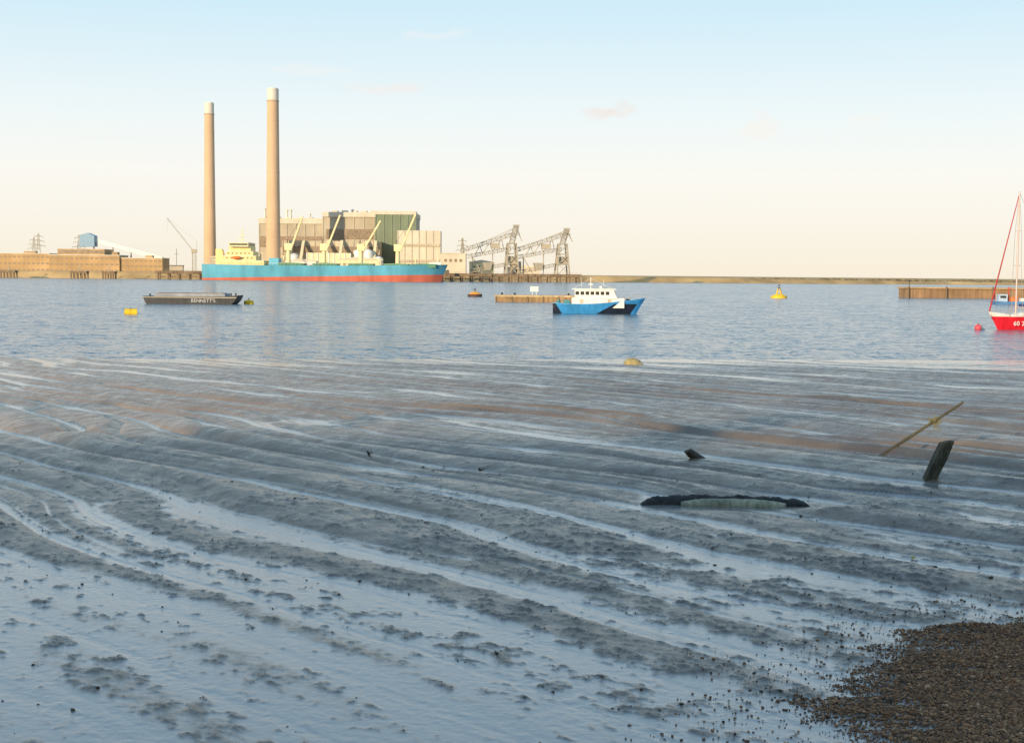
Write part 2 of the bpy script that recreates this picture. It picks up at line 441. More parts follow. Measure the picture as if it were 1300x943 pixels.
# ------------------------------------------------------------------ power station
ps = thing('power_station', (-160, 1290, 3.6), 0, 'large coal power station with brown and green clad boiler house', 'power station')
def block(name, m_, x0, x1, y0, y1, z1, ribs=None, ribm=None, rname='cladding_rib', z0=0):
    o = M().box(x0, x1, y0, y1, z0, z1).obj(name, m_, ps)
    if ribs:
        r = M(); k = int((x1-x0)/ribs)
        for i in range(k+1):
            xx = x0 + (x1-x0)*i/k
            r.box(xx-0.4, xx+0.4, y0-0.5, y0-0.003, z0, z1-0.01)
        r.obj(rname, ribm, ps)
    return o
block('bunker_house', greyclad, -74, -15, 22, 60, 51, 7.5, ribclad)
block('boiler_house', greyclad, -14.99, 70, 20, 80, 57, 8.5, ribclad)
M().box(-74.6, -15.4, 21, 61, 47.5, 52.5).box(-15.4, 70.6, 18.4, 81, 54, 58.5).obj('roof_parapet', paleclad, ps)
M().box(-73, -16, 21.3, 21.9, 26, 36).box(-12, 31, 19.2, 19.9, 34, 43).obj('window_band', brownglass, ps)
block('green_annexe', greenM, 35, 71.5, 4, 18.3, 57.5, 7, mat('green_rib', (0.20, 0.24, 0.16), 0.6, 0.2), 'green_rib')
M().box(34.7, 71.8, 3.2, 18.35, 56, 59).obj('annexe_parapet', paleclad, ps)
block('coal_tower', paleclad, 57, 95, -22, 3, 41, 6.3, mat('pink_grey_panel', (0.56, 0.48, 0.38), 0.8), 'panel_joint')
M().box(57.4, 94.6, -23.2, -22.71, 13, 15).box(57.4, 94.6, -23.2, -22.71, 27, 29).obj('louvre_strip', greyclad, ps)
hallM = mat('brown_grey_hall', (0.55, 0.46, 0.33), 0.8, 0.2, .05, streak=.15)
block('turbine_hall', hallM, -45, 41, -24, 3.2, 31, 5.7, greyclad)
M().box(-44, 40, -25, -24.72, 21, 26).obj('hall_window_band', brownglass, ps)
block('precipitator', creamM, -20, 18, -48, -25.2, 20, 4.7, whiteM, 'cream_rib')
for i, (x, h) in enumerate(((-32, 18), (24, 22), (33, 22), (42, 16))):
    M().cyl((x, -42, 0), (x, -42, h), 4.0, 4.0, 20).cyl((x, -42, h), (x, -42, h+1.6), 4.0, 0.8, 20).obj('silo', whiteM, ps)
for x, y, h in ((-70, 30, 62), (-50, 32, 61), (-46.5, 32, 61), (-30, 40, 58), (10, 40, 62)):
    M().cyl((x, y, 50), (x, y, h), 1.0, 0.9, 12).cyl((x, y, h-1.4), (x, y, h-0.4), 1.35, 1.35, 12).obj('vent_stack', whiteC, ps)
for x in range(-8, 66, 9): M().box(x, x+5, 30, 40, 58.4, 60.5).obj('roof_ventilator', paleclad, ps)
for x in range(-70, -20, 10): M().box(x, x+4, 30, 36, 52.4, 54).obj('roof_ventilator', paleclad, ps)
for x in (-36, -26, -4, 8, 30, 38):
    M().beam((x, -26, 30.8), (x, -44, 14), 2.4).obj('flue_duct', creamM, ps)

def shed(x, y, w, d, h, m_, label, roofm=None, name='warehouse', nwin=6, rot=0, pitch=2.5):
    e = thing(name, (x, y, 3.6), rot, label, 'warehouse')
    M().box(-w/2, w/2, 0, d, 0, h).obj('wall', m_, e)
    M().prism([(-w/2-.5, h+.01), (w/2+.5, h+.01), (w/2+.5, h+.6), (0, h+pitch), (-w/2-.5, h+.6)], -0.5, d+0.5).obj('roof', roofm or paleclad, e)
    M().box(-w/2+2, -w/2+2+min(6, w*.25), -0.25, -0.004, 0.0, min(6, h*.5)).obj('door', darkM, e)
    if nwin:
        o = None; ww = w/(nwin+1)*0.5
        for i in range(nwin):
            xx = -w/2 + w*(i+1)/(nwin+1)
            if o is None:
                o = M().box(-ww/2, ww/2, -0.3, -0.004, 0, h*.12).obj('window', brownglass, e, (xx, 0, h*.66))
            else: copies(o, [(xx, 0, h*.66)], e)
shed(-52, 1235, 22, 20, 20, paleclad, 'pale flat-walled transfer building beside the coal jetty', nwin=4, pitch=1)
shed(-28, 1270, 22, 18, 13, creamM, 'cream low shed behind the coal jetty', nwin=4)
shed(-130, 1200, 34, 16, 14, creamM, 'cream low shed in front of the power station', nwin=6)
shed(-180, 1205, 26, 16, 12, whiteM, 'white low shed in front of the power station', nwin=5)
shed(-238, 1190, 26, 16, 12, greyclad, 'brown-grey shed near the jetty', nwin=4)
shed(10, 1300, 30, 18, 9, paleclad, 'pale low shed beyond the jetty', nwin=5)
shed(-262, 1300, 30, 18, 16, greyclad, 'brown-grey shed at the chimney foot', nwin=5)

# ------------------------------------------------------------------ brown brick dock buildings
def brick_building(x, y, w, d, h, floors, nwin, label, tower=None, extra=()):
    e = thing('brick_building', (x, y, 3.6), 0, label, 'building', 'tan brick riverside buildings')
    M().box(-w/2, w/2, 0, d, 0, h).obj('wall', brickM, e)
    M().box(-w/2-.2, w/2+.2, -.4, d+.4, h+.01, h+.8).obj('roof', paleclad, e)
    ww = w/nwin*0.6; wh = h/floors*0.28
    locs = [(-w/2+w*(i+.5)/nwin, 0, h*(fl+0.42)/floors) for fl in range(floors) for i in range(nwin)]
    o = M().box(-ww/2, ww/2, -0.12, -0.004, 0, wh).obj('window', brownglass, e, locs[0])
    copies(o, locs[1:], e)
    if tower:
        tx, tw, th = tower
        M().box(tx-tw/2, tx+tw/2, 1, d-1, h+.82, h+1+th).obj('roof_penthouse', brickM, e)
        M().box(tx-tw/2+1, tx+tw/2-1, 0.8, 0.98, h+1.9, h+th).obj('penthouse_window', brownglass, e)
    for (a, w_, h_) in extra: M().box(a, a+w_, 6, 12, h+.82, h+.8+h_).obj('plant_room', brickM, e)
    return e
brick_building(-432, 1215, 72, 25, 16.5, 3, 18, 'long flat-roofed tan brick riverside building', extra=((-20, 7, 2.2), (12, 10, 1.6)))
brick_building(-365.8, 1213, 60, 28, 15.5, 3, 14, 'tan brick building with raised roof block', (-3, 40, 4.6), extra=((22, 5, 2.5),))
brick_building(-317.6, 1215, 36, 25, 13.4, 3, 9, 'smaller tan brick riverside building', extra=((2, 6, 2.0),))
brick_building(-501.2, 1215, 66, 25, 15.5, 3, 16, 'long flat-roofed tan brick riverside building')
# coal conveyor
e = thing('coal_conveyor', (-345, 1262, 3.6), 0, 'sloping white conveyor gallery with blue head house', 'conveyor')
M().beam((-30, 0, 31), (34, 0, 14), 3.4, 3.6).obj('gallery', whiteM, e)
M().prism([(-38, 24), (-25, 24), (-25, 33.5), (-31, 36), (-38, 34)], -5, 5).obj('head_house', mat('blue_grey_cladding', (0.25, 0.38, 0.5), .6), e)
g = M()
for x in (-36, -27, -10, 6, 20, 32):
    z = 31 - (x+30)*17/64 if x > -28 else 24
    g.beam((x, -2, 0), (x, 0, z-1.7), 0.9); g.beam((x, 4, 0), (x, 0, z-1.7), 0.9)
g.obj('trestle', steelM, e)

# ------------------------------------------------------------------ unseen houses behind the camera, added to shade the foreground mud
def shade_house(x, y, w, d, h, label):
    e = thing('unseen_shade_house', (x, y, 2.6), 0, label, 'house', 'unseen brick houses added for shade')
    M().box(-w/2, w/2, -d, 0, -6, h).obj('wall', mat('town_brick', (.28,.15,.09), .9, .2, .5), e)
    v = [(-w/2-.3,-d-.3,h+.01),(w/2+.3,-d-.3,h+.01),(w/2+.3,.3,h+.01),(-w/2-.3,.3,h+.01),(-w/2-.3,-d/2,h+3),(w/2+.3,-d/2,h+3)]
    M().add(v, [(3,2,1,0),(0,1,5,4),(2,3,4,5),(1,2,5),(3,0,4)]).obj('roof', mat('slate', (.10,.10,.11), .7), e)
    locs = [(-w/2+w*(i+.5)/4, 0, h*(f+.3)/4) for f in range(4) for i in range(4)]
    o = M().box(-.55, .55, .004, .10, 0, 1.5).obj('window', glassM, e, locs[0]); copies(o, locs[1:], e)
    M().box(-w/2+.5, -w/2+1.5, .004, .12, 0, 2.1).obj('door', darkM, e)
    M().box(w/2-2, w/2-.8, -d/2-.6, -d/2+.6, h+2.0, h+4.6).obj('chimney_stack', brickM, e)
random.seed(21)
x = -125
while x < 45:
    w_ = random.uniform(11, 15); shade_house(x+w_/2, -40, w_-.1, 12, random.uniform(12.0, 14.0), 'unseen brick house with slate roof, added to shade the mud'); x += w_

# ------------------------------------------------------------------ pylons
def pylon(x, y, H, first=None):
    if first: return copy_thing(first, (x, y, 3.8))
    e = thing('electricity_pylon', (x, y, 3.8), 0.3, 'grey lattice steel electricity pylon', 'pylon', 'distant electricity pylons')
    m = M(); wz = lambda z: 4.2*(1-z/H)**1.3+0.6
    zs = [0, H*.2, H*.38, H*.54, H*.68, H*.8, H*.9, H]
    for a, c in zip(zs[:-1], zs[1:]):
        A = [(i*wz(a), j*wz(a), a) for i, j in ((-1,-1),(1,-1),(1,1),(-1,1))]
        C = [(i*wz(c), j*wz(c), c) for i, j in ((-1,-1),(1,-1),(1,1),(-1,1))]
        for k in range(4):
            m.beam(A[k], C[k], 0.5); m.beam(A[k], C[(k+1)%4], 0.32); m.beam(A[(k+1)%4], C[k], 0.32)
    m.obj('tower', steelM, e)
    a = M()
    for z, w in ((H*.68, 8), (H*.8, 6.5), (H*.92, 5)):
        for s_ in (-1, 1):
            a.beam((0, 0, z+1.6), (s_*w, 0, z), 0.4); a.beam((0, 0, z), (s_*w, 0, z), 0.4)
            a.beam((s_*w, 0, z), (s_*w, 0, z-2.4), 0.35)
    a.obj('cross_arm', steelM, e)
    return e
p1 = pylon(-567, 1700, 47)
for x, y in ((-534, 1750), (-62, 1740), (-640, 1900)): pylon(x, y, 47, p1)

# ------------------------------------------------------------------ jetty
ja = math.atan2(45, 324); jl = 327
jy = thing('coal_jetty', (-271, 1080, 0), ja, 'long piled timber and concrete coal jetty', 'jetty')
M().box(0, jl, -8, 8, 5.0, 6.4).box(0, jl, -8.5, -8.003, 4.2, 6.7).obj('deck', woodM, jy)
pl = M().cyl((0,0,-4), (0,0,4.98), 0.55, 0.55, 8).obj('pile', woodM, jy, (2, -7.2, 0))
copies(pl, [(2+i*7.7, yy, 0) for yy in (-7.2, 7) for i in range(43) if not (i == 0 and yy == -7.2)], jy)
br = M()
for i in range(42):
    x = 2+i*7.7; br.beam((x, -7.2, 0.3), (x+7.7, -7.2, 4.2), 0.35); br.beam((x+7.7, -7.2, 0.3), (x, -7.2, 4.2), 0.35)
br.box(0, jl, -7.6, -7.0, 2.1, 2.6)
br.obj('bracing', woodM, jy)
rl = M(); 
for i in range(int(jl/4)): rl.beam((i*4, -8, 6.7), (i*4, -8, 7.8), 0.12)
rl.box(0, jl, -8.06, -7.94, 7.7, 7.82); rl.obj('railing', steelM, jy)

# dolphins
def dolphin(x, y, w):
    e = thing('mooring_dolphin', (x, y, 0), 0, 'concrete topped mooring dolphin on brown piles', 'dolphin', 'mooring dolphins in the river')
    M().box(-w/2, w/2, -4, 4, 4.2, 5.8).obj('cap', woodM, e)
    pl = M().cyl((0,0,-3), (0,0,4.18), 0.6, 0.6, 8).obj('pile', woodM, e, (-w/2+.8, -3.2, 0))
    copies(pl, [(-w/2+.8+i*(w-1.6)/4, yy, 0) for yy in (-3.2, 3.2) for i in range(5) if i or yy > 0], e)
    M().beam((0, 0, 5.8), (0, 0, 8.7), 0.5).box(-1, 1, -.6, .6, 8.7, 9.4).obj('light_post', steelM, e)
dolphin(-399, 1125, 12); dolphin(-341, 1118, 13); dolphin(-318, 1120, 10)

# ------------------------------------------------------------------ grab unloaders
def unloader(x, y, label, f=1, H=37):
    e = thing('ship_unloader_crane', (x, y, 6.4), ja, label, 'dock crane', 'coal unloading cranes on the jetty')
    for sx in (8, 18):
        for sy in (-6, 6):
            M().beam((f*sx, sy, 0), (f*(13+(sx-13)*.6), sy*.7, 24), 1.1).obj('portal_leg', steelM, e)
    m = M()
    for z in (8, 16, 24):
        k = 1-z/24*.4; q_ = 5*k
        m.beam((f*(13-q_), -5.5*k-.2, z), (f*(13+q_), -5.5*k-.2, z), .8); m.beam((f*(13-q_), 5.5*k+.2, z), (f*(13+q_), 5.5*k+.2, z), .8)
        m.beam((f*(13-q_), -5.5*k, z), (f*(13-q_), 5.5*k, z), .8); m.beam((f*(13+q_), -5.5*k, z), (f*(13+q_), 5.5*k, z), .8)
    for a, c in ((0, 8), (8, 16), (16, 24)):
        m.beam((f*8.8, -5.5, a), (f*16.5, -4.8, c), .45); m.beam((f*17.2, -5.5, a), (f*9.6, -4.8, c), .45)
    m.obj('portal_bracing', steelM, e)
    m = M()
    m.truss((f*13, 0, 24.2), (f*16.5, 0, H), 3.6, 5, 0.5)
    m.box(f*16.5-2.2, f*16.5+2.2, -2.2, 2.2, H+.01, H+1.6)
    m.obj('tower', steelM, e)
    m = M().truss((f*19, 0, 33.0), (f*-25, 0, 18.5), 2.8, 12, 0.5)
    m.obj('boom', steelM, e)
    m = M().truss((f*-22, 0, 13.5), (f*12, 0, 20), 2.6, 10, .42)
    for a, c in ((-16, -12), (-10, -12), (-10, -4), (-2, -4), (-2, 5), (7, 5)): m.beam((f*a, 1.0, 16+(a+10)*.18), (f*c, 1.0, 22+(c+12)*.33), .5)
    m.obj('lower_boom', steelM, e)
    m = M()
    for yy in (-1.2, 1.2):
        m.beam((f*16.5, yy, H), (f*-10, yy, 24.5), 0.3); m.beam((f*16.5, yy, H), (f*4, yy, 29), 0.3); m.beam((f*16.5, yy, H), (f*21, yy, 26), 0.3)
    m.obj('stay', steelM, e)
    M().box(f*0-3.5, f*0+3.5, -2.6, 2.6, 20.0, 24.0).obj('operator_cabin', greyclad, e)
    M().box(f*13-4.5, f*13+4.5, -3, 3, 8.6, 14).obj('machinery_house', greyclad, e)
    M().prism([(f*-6-4, 9), (f*-6+4, 9), (f*-6+2, 3), (f*-6-2, 3)], -3, 3).obj('hopper', steelM, e)
    m = M().truss((f*-20, 0, 2.0), (f*10, 0, 8), 2.4, 8, .42).beam((f*-18, 0, 0), (f*-18, 0, 14), .8).beam((f*-10, 0, 0), (f*-18, 0, 13), .6).beam((f*-2, 0, 0), (f*-2, 0, 16), .7)
    m.obj('feed_conveyor', steelM, e)
unloader(-14, 1116, 'cream lattice grab unloader with long boom on the coal jetty')
unloader(26, 1122, 'second cream lattice grab unloader with raised tower on the jetty', 1, 35)
e = thing('hopper_house', (2, 1119, 6.4), ja, 'small grey hopper house on the jetty', 'hopper')
M().box(-4, 4, -4, 4, 4, 10).obj('bin', greyclad, e)
for a in (-3.4, 3.4):
    for c in (-3.4, 3.4): M().beam((a, c, 0), (a, c, 4), .7).obj('leg', steelM, e)
e = thing('jib_crane', (-243, 1084, 6.4), ja, 'thin grey lattice jib crane on the jetty end', 'dock crane')
M().truss((0, 0, 0), (0, 0, 14), 2.6, 5, .3).obj('tower', steelM, e)
M().box(-2, 2, -1.8, 1.8, 14.1, 16.8).obj('machinery_cab', greyclad, e)
M().truss((-1, 0, 16), (-20, 0, 40), .8, 12, .14).obj('jib', steelM, e)
M().beam((2, 0, 16.8), (2, 0, 23), .25).beam((2, 0, 23), (-19.5, 0, 40), .10).beam((-20, 0, 40), (-20, 0, 30), .10).obj('hoist_cable', steelM, e)
e = thing('jetty_cabin', (-256, 1082, 6.4), ja, 'small dark cabin with mast on the jetty end', 'cabin')
M().box(-5, 5, -4, 4, 0, 4).obj('wall', greyclad, e)
M().box(-5.4, 5.4, -4.4, 4.4, 4.01, 4.5).obj('roof', darkM, e)
M().beam((0, 0, 4.5), (0, 0, 17), .3).beam((-1.5, 0, 13), (1.5, 0, 13), .25).obj('mast', darkM, e)

# ------------------------------------------------------------------ bulk carrier
shipblue = (0.12, 0.42, 0.57)
hm = zone_mat('ship_hull_paint', (0.66, 0.17, 0.11), [(shipblue, (-0.022, 0, 1, -3.6)), ((0.08, 0.26, 0.16), (0, 0, 1, -12.6))], 0.5, 0.06, 0.2)
sh = thing('bulk_carrier', (-137.5, 1048, 0), 0.0, 'light blue and red bulk carrier ship with cream cranes', 'cargo ship')
hu, dk = hull(179, 28, 11.2, 6, 7, 1.6, 0.6, 0.16, 0.8, 50, 0.25, 0.9)
hu.obj('hull', hm, sh); dk.obj('deck', mat('green_deck', (0.05, 0.18, 0.10), .7), sh)
greend = mat('green_hatch', (0.10, 0.27, 0.17), .6, .2, .2)
hc = M().box(-9, 9, -9, 9, 0, 2.2).prism([(-9.4, 2.21), (9.4, 2.21), (9.4, 2.7), (0, 3.2), (-9.4, 2.7)], -9.4, 9.4).obj('hatch_cover', greend, sh, (-25, 0, 10.32))
copies(hc, [(x, 0, 10.32) for x in (0, 26, 52, 72)], sh)
M().box(76, 85, -4, 4, 11.5, 14.5).obj('forecastle_house', whiteM, sh)
craneY = mat('crane_yellow_cream', (0.85, 0.70, 0.38), 0.5, 0.1, 0.3)
def deck_crane(x, lean):
    m = M().cyl((0,0,0), (0,0,12), 1.7, 1.5, 16).box(-2.6, 2.6, -2.4, 2.4, 12.01, 17)
    c = m.obj('deck_crane', craneY, sh, (x, -6, 10.3))
    j = M(); tx, tz = lean
    for yy in (-1.3, 1.3): j.beam((2.0, yy-1.5, 12.5), (tx, yy*.4-1.5, tz), 0.8, 1.2)
    for i in range(6):
        t = (i+.5)/6; j.beam((2+(tx-2)*t, -2.7, 12.5+(tz-12.5)*t), (2+(tx-2)*t, -.3, 12.5+(tz-12.5)*t), .4)
    j.obj('crane_jib', craneY, c)
    M().beam((-1, 0, 17.0), (-0.5, 0, 20), .6).beam((-.5, 0, 20), (tx, -1.5, tz), .18).beam((tx, -1.5, tz), (tx, -1.5, tz-9), .15).obj('hoist_rope', darkM, c)
deck_crane(-27, (10.5, 37)); deck_crane(-1, (12, 38)); deck_crane(26, (14.5, 34)); deck_crane(53, (13, 39))
yel = mat('yellow_superstructure', (0.88, 0.68, 0.30), .5, .12, .2, streak=.15)
m = M().box(-76, -44, -12, 12, 10.4, 14.5).box(-75, -50, -11, 11, 14.51, 17.8).box(-72, -52, -11, 11, 17.81, 21.1).box(-70, -54, -10, 10, 21.11, 24.4)
m.obj('accommodation_block', yel, sh)
m = M()
for z, a, c, yy in ((14.3, -76.3, -43.7, -12.4), (17.6, -75.3, -49.7, -11.4), (20.9, -72.3, -51.7, -11.4)):
    m.box(a, c, yy, yy+.38, z, z+.35)
m.obj('deck_edge', whiteM, sh)
win = M().box(-.5, .5, -.1, 0, 0, 1.1).obj('porthole_window', brownglass, sh, (-71, -11.003, 15.8))
copies(win, [(x, -11.003, z) for z, xs_ in ((15.8, range(-68, -51, 3)), (19.2, range(-70, -53, 3))) for x in xs_], sh)
b_ = M().box(-69, -55, -14, 14, 24.41, 27.6).obj('bridge', creamM, sh)
M().box(-68.5, -55.5, -14.1, -14.003, 25.6, 26.7).box(-54.997, -54.9, -13, 13, 25.6, 26.7).obj('bridge_window', glassM, b_)
M().beam((-62, 0, 27.6), (-62, 0, 38), .7).beam((-62, -3, 32), (-62, 3, 32), .3).beam((-65, 0, 30), (-59, 0, 30), .5).beam((-64, 0, 33), (-60, 0, 33), .5).obj('radar_mast', creamM, sh)
M().prism([(-82, 10.5), (-76.6, 10.5), (-76.6, 20), (-77.6, 23), (-82, 23)], 1.5, 7.5).obj('funnel', yel, sh)
M().ball((0, 0, 0), 3.4, 1, .38, .36, 16, 8).obj('lifeboat', mat('lifeboat_orange', (0.75, 0.20, 0.04), .5), sh, (-64, -13.2, 16.5))
M().box(-41, -34, -8, 6, 10.4, 16.5).obj('deck_store', mat('blue_store', (0.13, 0.47, 0.65), .5), sh)
M().beam((82, 0, 13), (82, 0, 24), .5).beam((82, -2, 20), (82, 2, 20), .3).obj('foremast', creamM, sh)
for x, z in ((-48, 20), (-31, 18), (40, 16), (66, 17)):
    M().cyl((x, -3, 10.5), (x, -3, z), .6, .6, 8).beam((x-2, -3, z), (x+2, -3, z), .5).obj('samson_post', creamM, sh)
rl = M()
for i in range(60):
    x = -85 + i*2.8; rl.beam((x, -13.5 if x < 60 else -13.5+(x-60)*.33, 11.6), (x, -13.5 if x < 60 else -13.5+(x-60)*.33, 12.8), .1)
rl.beam((-85, -13.5, 12.8), (60, -13.5, 12.8), .12); rl.obj('deck_rail', creamM, sh)

# ------------------------------------------------------------------ dark barge
bg = thing('cargo_barge', (-52.2, 232, 0), -0.02, 'dark dumb barge with grey hatch coaming and white lettering', 'barge')
m = M().prism([(-7.6, 1.25), (-7.3, 0.3), (-6.6, -.5), (6.2, -.5), (7.3, 0.5), (7.75, 1.45), (7.5, 1.45), (6, 1.28), (-6, 1.2)], -2.4, 2.4)
m.obj('hull', mat('barge_hull_paint', (0.035, 0.037, 0.045), .55, .4, .8, streak=.4), bg)
M().box(-7.65, 7.6, -2.5, -2.41, 1.0, 1.16).box(-7.6, 7.5, 2.41, 2.5, 1.0, 1.16).obj('rubbing_strake', steelM, bg)
M().box(-5.9, 5.6, -1.95, 1.95, 1.2, 1.72).obj('hatch_coaming', mat('barge_grey', (0.30, 0.32, 0.36), .7, .3, .8), bg)
M().box(-5.5, 5.2, -1.6, 1.6, 1.721, 1.80).obj('hatch_board', woodM, bg)
b1 = M().cyl((0,0,0), (0,0,.35), .12, .12, 8).cyl((.0,0,.35), (0,0,.42), .17, .17, 8).obj('bollard', blackM, bg, (-6.6, -1.8, 1.2))
copies(b1, [(-6.6, 1.8, 1.2), (6.6, -1.8, 1.36), (6.6, 1.8, 1.36)], bg)
lettering('lettering', "BENNETT'S", 0.80, mat('faded_white_letter', (.55,.55,.55), .6), bg, (0.2, -2.43, 0.30), (math.pi/2, 0, 0))

# ------------------------------------------------------------------ buoys
yb = mat('yellow_buoy_paint', (0.88, 0.55, 0.02), .45, .2, 2.0)
e = thing('mooring_buoy', (-46, 171, 0), 0.2, 'yellow horizontal drum mooring buoy with black band', 'buoy', 'mooring buoys')
M().cyl((-.72, 0, .18), (.72, 0, .18), .5, .5, 24).obj('drum', yb, e)
M().cyl((-.76, 0, .18), (-.721, 0, .18), .3, .3, 16).cyl((-.06, 0, .18), (.06, 0, .18), .515, .515, 24).obj('band', mat('buoy_band', (.6, .35, .02), .5), e)
M().beam((0, 0, .68), (0, 0, .80), .08).obj('mooring_eye', darkM, e)
e = thing('mooring_buoy', (-43.3, 233, 0), 0.4, 'small yellow mooring buoy beside the barge', 'buoy', 'mooring buoys')
M().cyl((0,0,-.3), (0,0,.5), .8, .8, 20).cyl((0,0,.5), (0,0,.7), .8, .3, 20).obj('float', yb, e)
M().beam((0,0,.7), (0,0,1.0), .12).obj('mooring_eye', darkM, e)
e = thing('mooring_buoy', (-9.0, 338, 0), 0, 'large dark mooring buoy with orange top', 'buoy', 'mooring buoys')
M().cyl((0,0,-.4), (0,0,.6), 1.7, 1.75, 24).obj('float', mat('rusty_black', (.10,.05,.04), .7), e)
M().cyl((0,0,.601), (0,0,1.15), 1.6, .7, 24).obj('cap', mat('orange_cap', (.85,.36,.03), .5), e)
M().beam((0,0,1.1), (0,0,1.7), .2).cyl((-.3,0,1.75), (.3,0,1.75), .16, .16, 10).obj('mooring_eye', darkM, e)
e = thing('navigation_buoy', (67.5, 360, 0), 0, 'yellow navigation buoy with cage and top mark', 'buoy', 'mooring buoys')
M().cyl((0,0,-.4), (0,0,.55), 2.0, 2.05, 24).cyl((0,0,.56), (0,0,1.0), 1.7, 1.0, 24).obj('float', yb, e)
m = M()
for i in range(4):
    t = i*math.pi/2+.4; m.beam((.9*math.cos(t), .9*math.sin(t), .9), (.3*math.cos(t), .3*math.sin(t), 2.4), .14)
m.cyl((0,0,1.5), (0,0,1.6), .62, .62, 12); m.obj('cage', yb, e)
M().cyl((0,0,2.4), (0,0,2.7), .3, .3, 10).beam((0,0,2.7), (0,0,3.1), .1).beam((-.3,0,3.0), (.3,0,3.4), .12).beam((-.3,0,3.4), (.3,0,3.0), .12).obj('top_mark', darkM, e)

# ------------------------------------------------------------------ pontoon
pt = thing('mooring_pontoon', (4.4, 277, 0), 0, 'long brown timber faced pontoon with sign post', 'pontoon')
pbrown = mat('brown_timber', (0.40, 0.25, 0.12), .85, .35, .6, streak=.35)
M().box(-7.8, 7.8, -2.2, 2.2, -.4, 1.15).obj('hull', pbrown, pt)
M().box(-7.9, 7.9, -2.32, -2.203, .95, 1.25).box(-7.9, 7.9, -2.3, 2.3, 1.16, 1.32).obj('deck', mat('pale_timber', (0.55, .40, .22), .85, .3, 1), pt)
fp = M().beam((0,0,-.3), (0,0,1.1), .22, .16).obj('fender_post', woodM, pt, (-7.6, -2.29, 0))
copies(fp, [(x, -2.29, 0) for x in (-4.5, -1.5, 1.5, 4.5, 7.6)], pt)
M().beam((-.6,0,1.3), (-.6,0,2.1), .1).beam((.2,0,1.3), (.2,0,2.1), .1).box(-1.0, .6, -.06, .06, 2.0, 3.0).obj('sign_board', whiteM, pt)
for x in (-6.5, -4, 6.5): M().cyl((x,0,1.3), (x,0,1.75), .2, .2, 8).obj('bollard', blackM, pt)

# ------------------------------------------------------------------ blue fishing boat
fbt = thing('fishing_boat', (11.8, 193, 0), -0.10, 'blue workboat with black diagonal panel and white wheelhouse', 'boat')
bluep = (0.05, 0.30, 0.66)
blk = (.018,.026,.045)
hmat = zone_mat('blue_hull_paint', bluep, [(blk, (0.55, 0, -1.0, 0.2)), (bluep, (1, 0, -0.7, -4.2)), (bluep, (0, 0, 1, -1.35)), (blk, (-1, 0, -.6, -5.0))], .35, .8, .15)
hu, dk = hull(12.5, 3.9, 1.3, .6, 1.5, 0.85, 0.15, .42, .85, 40, .35, .35)
hu.obj('hull', hmat, fbt)
dk.obj('deck', mat('grey_deck', (.3,.32,.34), .7), fbt)
n = 30
def edge(s, L=12.5, B=3.9, D=1.3, rake=1.5, sheer=.85, stern=.15, bowfrac=.42, tr=.85):
    x = -L/2+(L-rake)*s; bw = min(1, max(0,(1-s)/bowfrac)); st = tr+(1-tr)*min(1, s/.2)**.6
    wd = max(B/2*st*bw**.5, .012*B); zd = D+sheer*max(0,(s-.35)/.65)**2+stern*max(0,(.3-s)/.3)**2
    return x+rake*max(0,(s-.6)/.4)**1.5, wd, zd
hull_g = M()
for sg in (-1, 1):
    for i in range(n):
        a = edge(i/n); c = edge((i+1)/n)
        hull_g.beam((a[0], sg*a[1], a[2]), (c[0], sg*c[1], c[2]), .09, .07)
hull_g.obj('gunwale', mat('blue_trim', (.10,.36,.66), .4), fbt)
M().box(-3.7, 3.4, -1.4, 1.4, .8, 2.15).obj('cabin_trunk', whiteM, fbt)
wh = M().prism([(-3.3, 2.151), (2.4, 2.151), (1.95, 3.25), (-3.3, 3.25)], -1.3, 1.3).obj('wheelhouse', whiteM, fbt)
M().prism([(-3.7, 3.252), (2.35, 3.252), (2.2, 3.38), (-3.7, 3.38)], -1.42, 1.42).obj('roof', whiteM, wh)
wn = M().box(-.24, .24, -.02, 0, 0, .45).obj('window', glassM, wh, (-2.95, -1.303, 2.55))
copies(wn, [(-2.95+i*.68, -1.303, 2.55) for i in range(1, 7)], wh)
copies(wn, [(-2.95+i*.68, 1.325, 2.55) for i in range(0, 7)], wh)
M().add([(2.28, -1.0, 2.5), (2.28, 1.0, 2.5), (2.09, 1.0, 3.0), (2.09, -1.0, 3.0)], [(0,1,2,3)]).obj('windscreen', glassM, wh)
m = M().beam((-1.2,0,3.38), (-1.2,0,4.9), .08).beam((-1.2,-.6,4.3), (-1.2,.6,4.3), .05).box(-1.5,-.9,-.15,.15,3.9,4.02).beam((.6,.5,3.38), (.5,.5,4.6), .04).beam((-2.4,-.8,3.38), (-2.5,-.8,4.9), .04)
m.beam((-1.2,0,4.8), (1.6,0,3.4), .025).beam((-1.2,0,4.8), (-3.5,0,3.4), .025).cyl((.2,0,3.38), (.2,0,3.75), .22, .22, 10)
m.obj('mast', whiteM, fbt)
m = M()
for x in np.arange(-3.6, 2.3, .6): m.beam((x,-1.38,3.38), (x,-1.38,3.68), .03)
m.beam((-3.6,-1.38,3.68), (2.1,-1.38,3.68), .03); m.obj('roof_rail', steelM, fbt)
m = M()
for yy in (-1.0, 1.0):
    m.beam((-5.1, yy, .9), (-5.1, yy, 2.6), .07); m.beam((-5.1, yy, 2.6), (-3.6, yy, 2.9), .06)
m.beam((-5.1, -1, 2.6), (-5.1, 1, 2.6), .07)
m.obj('stern_gantry', steelM, fbt)
m = M(); prev = None
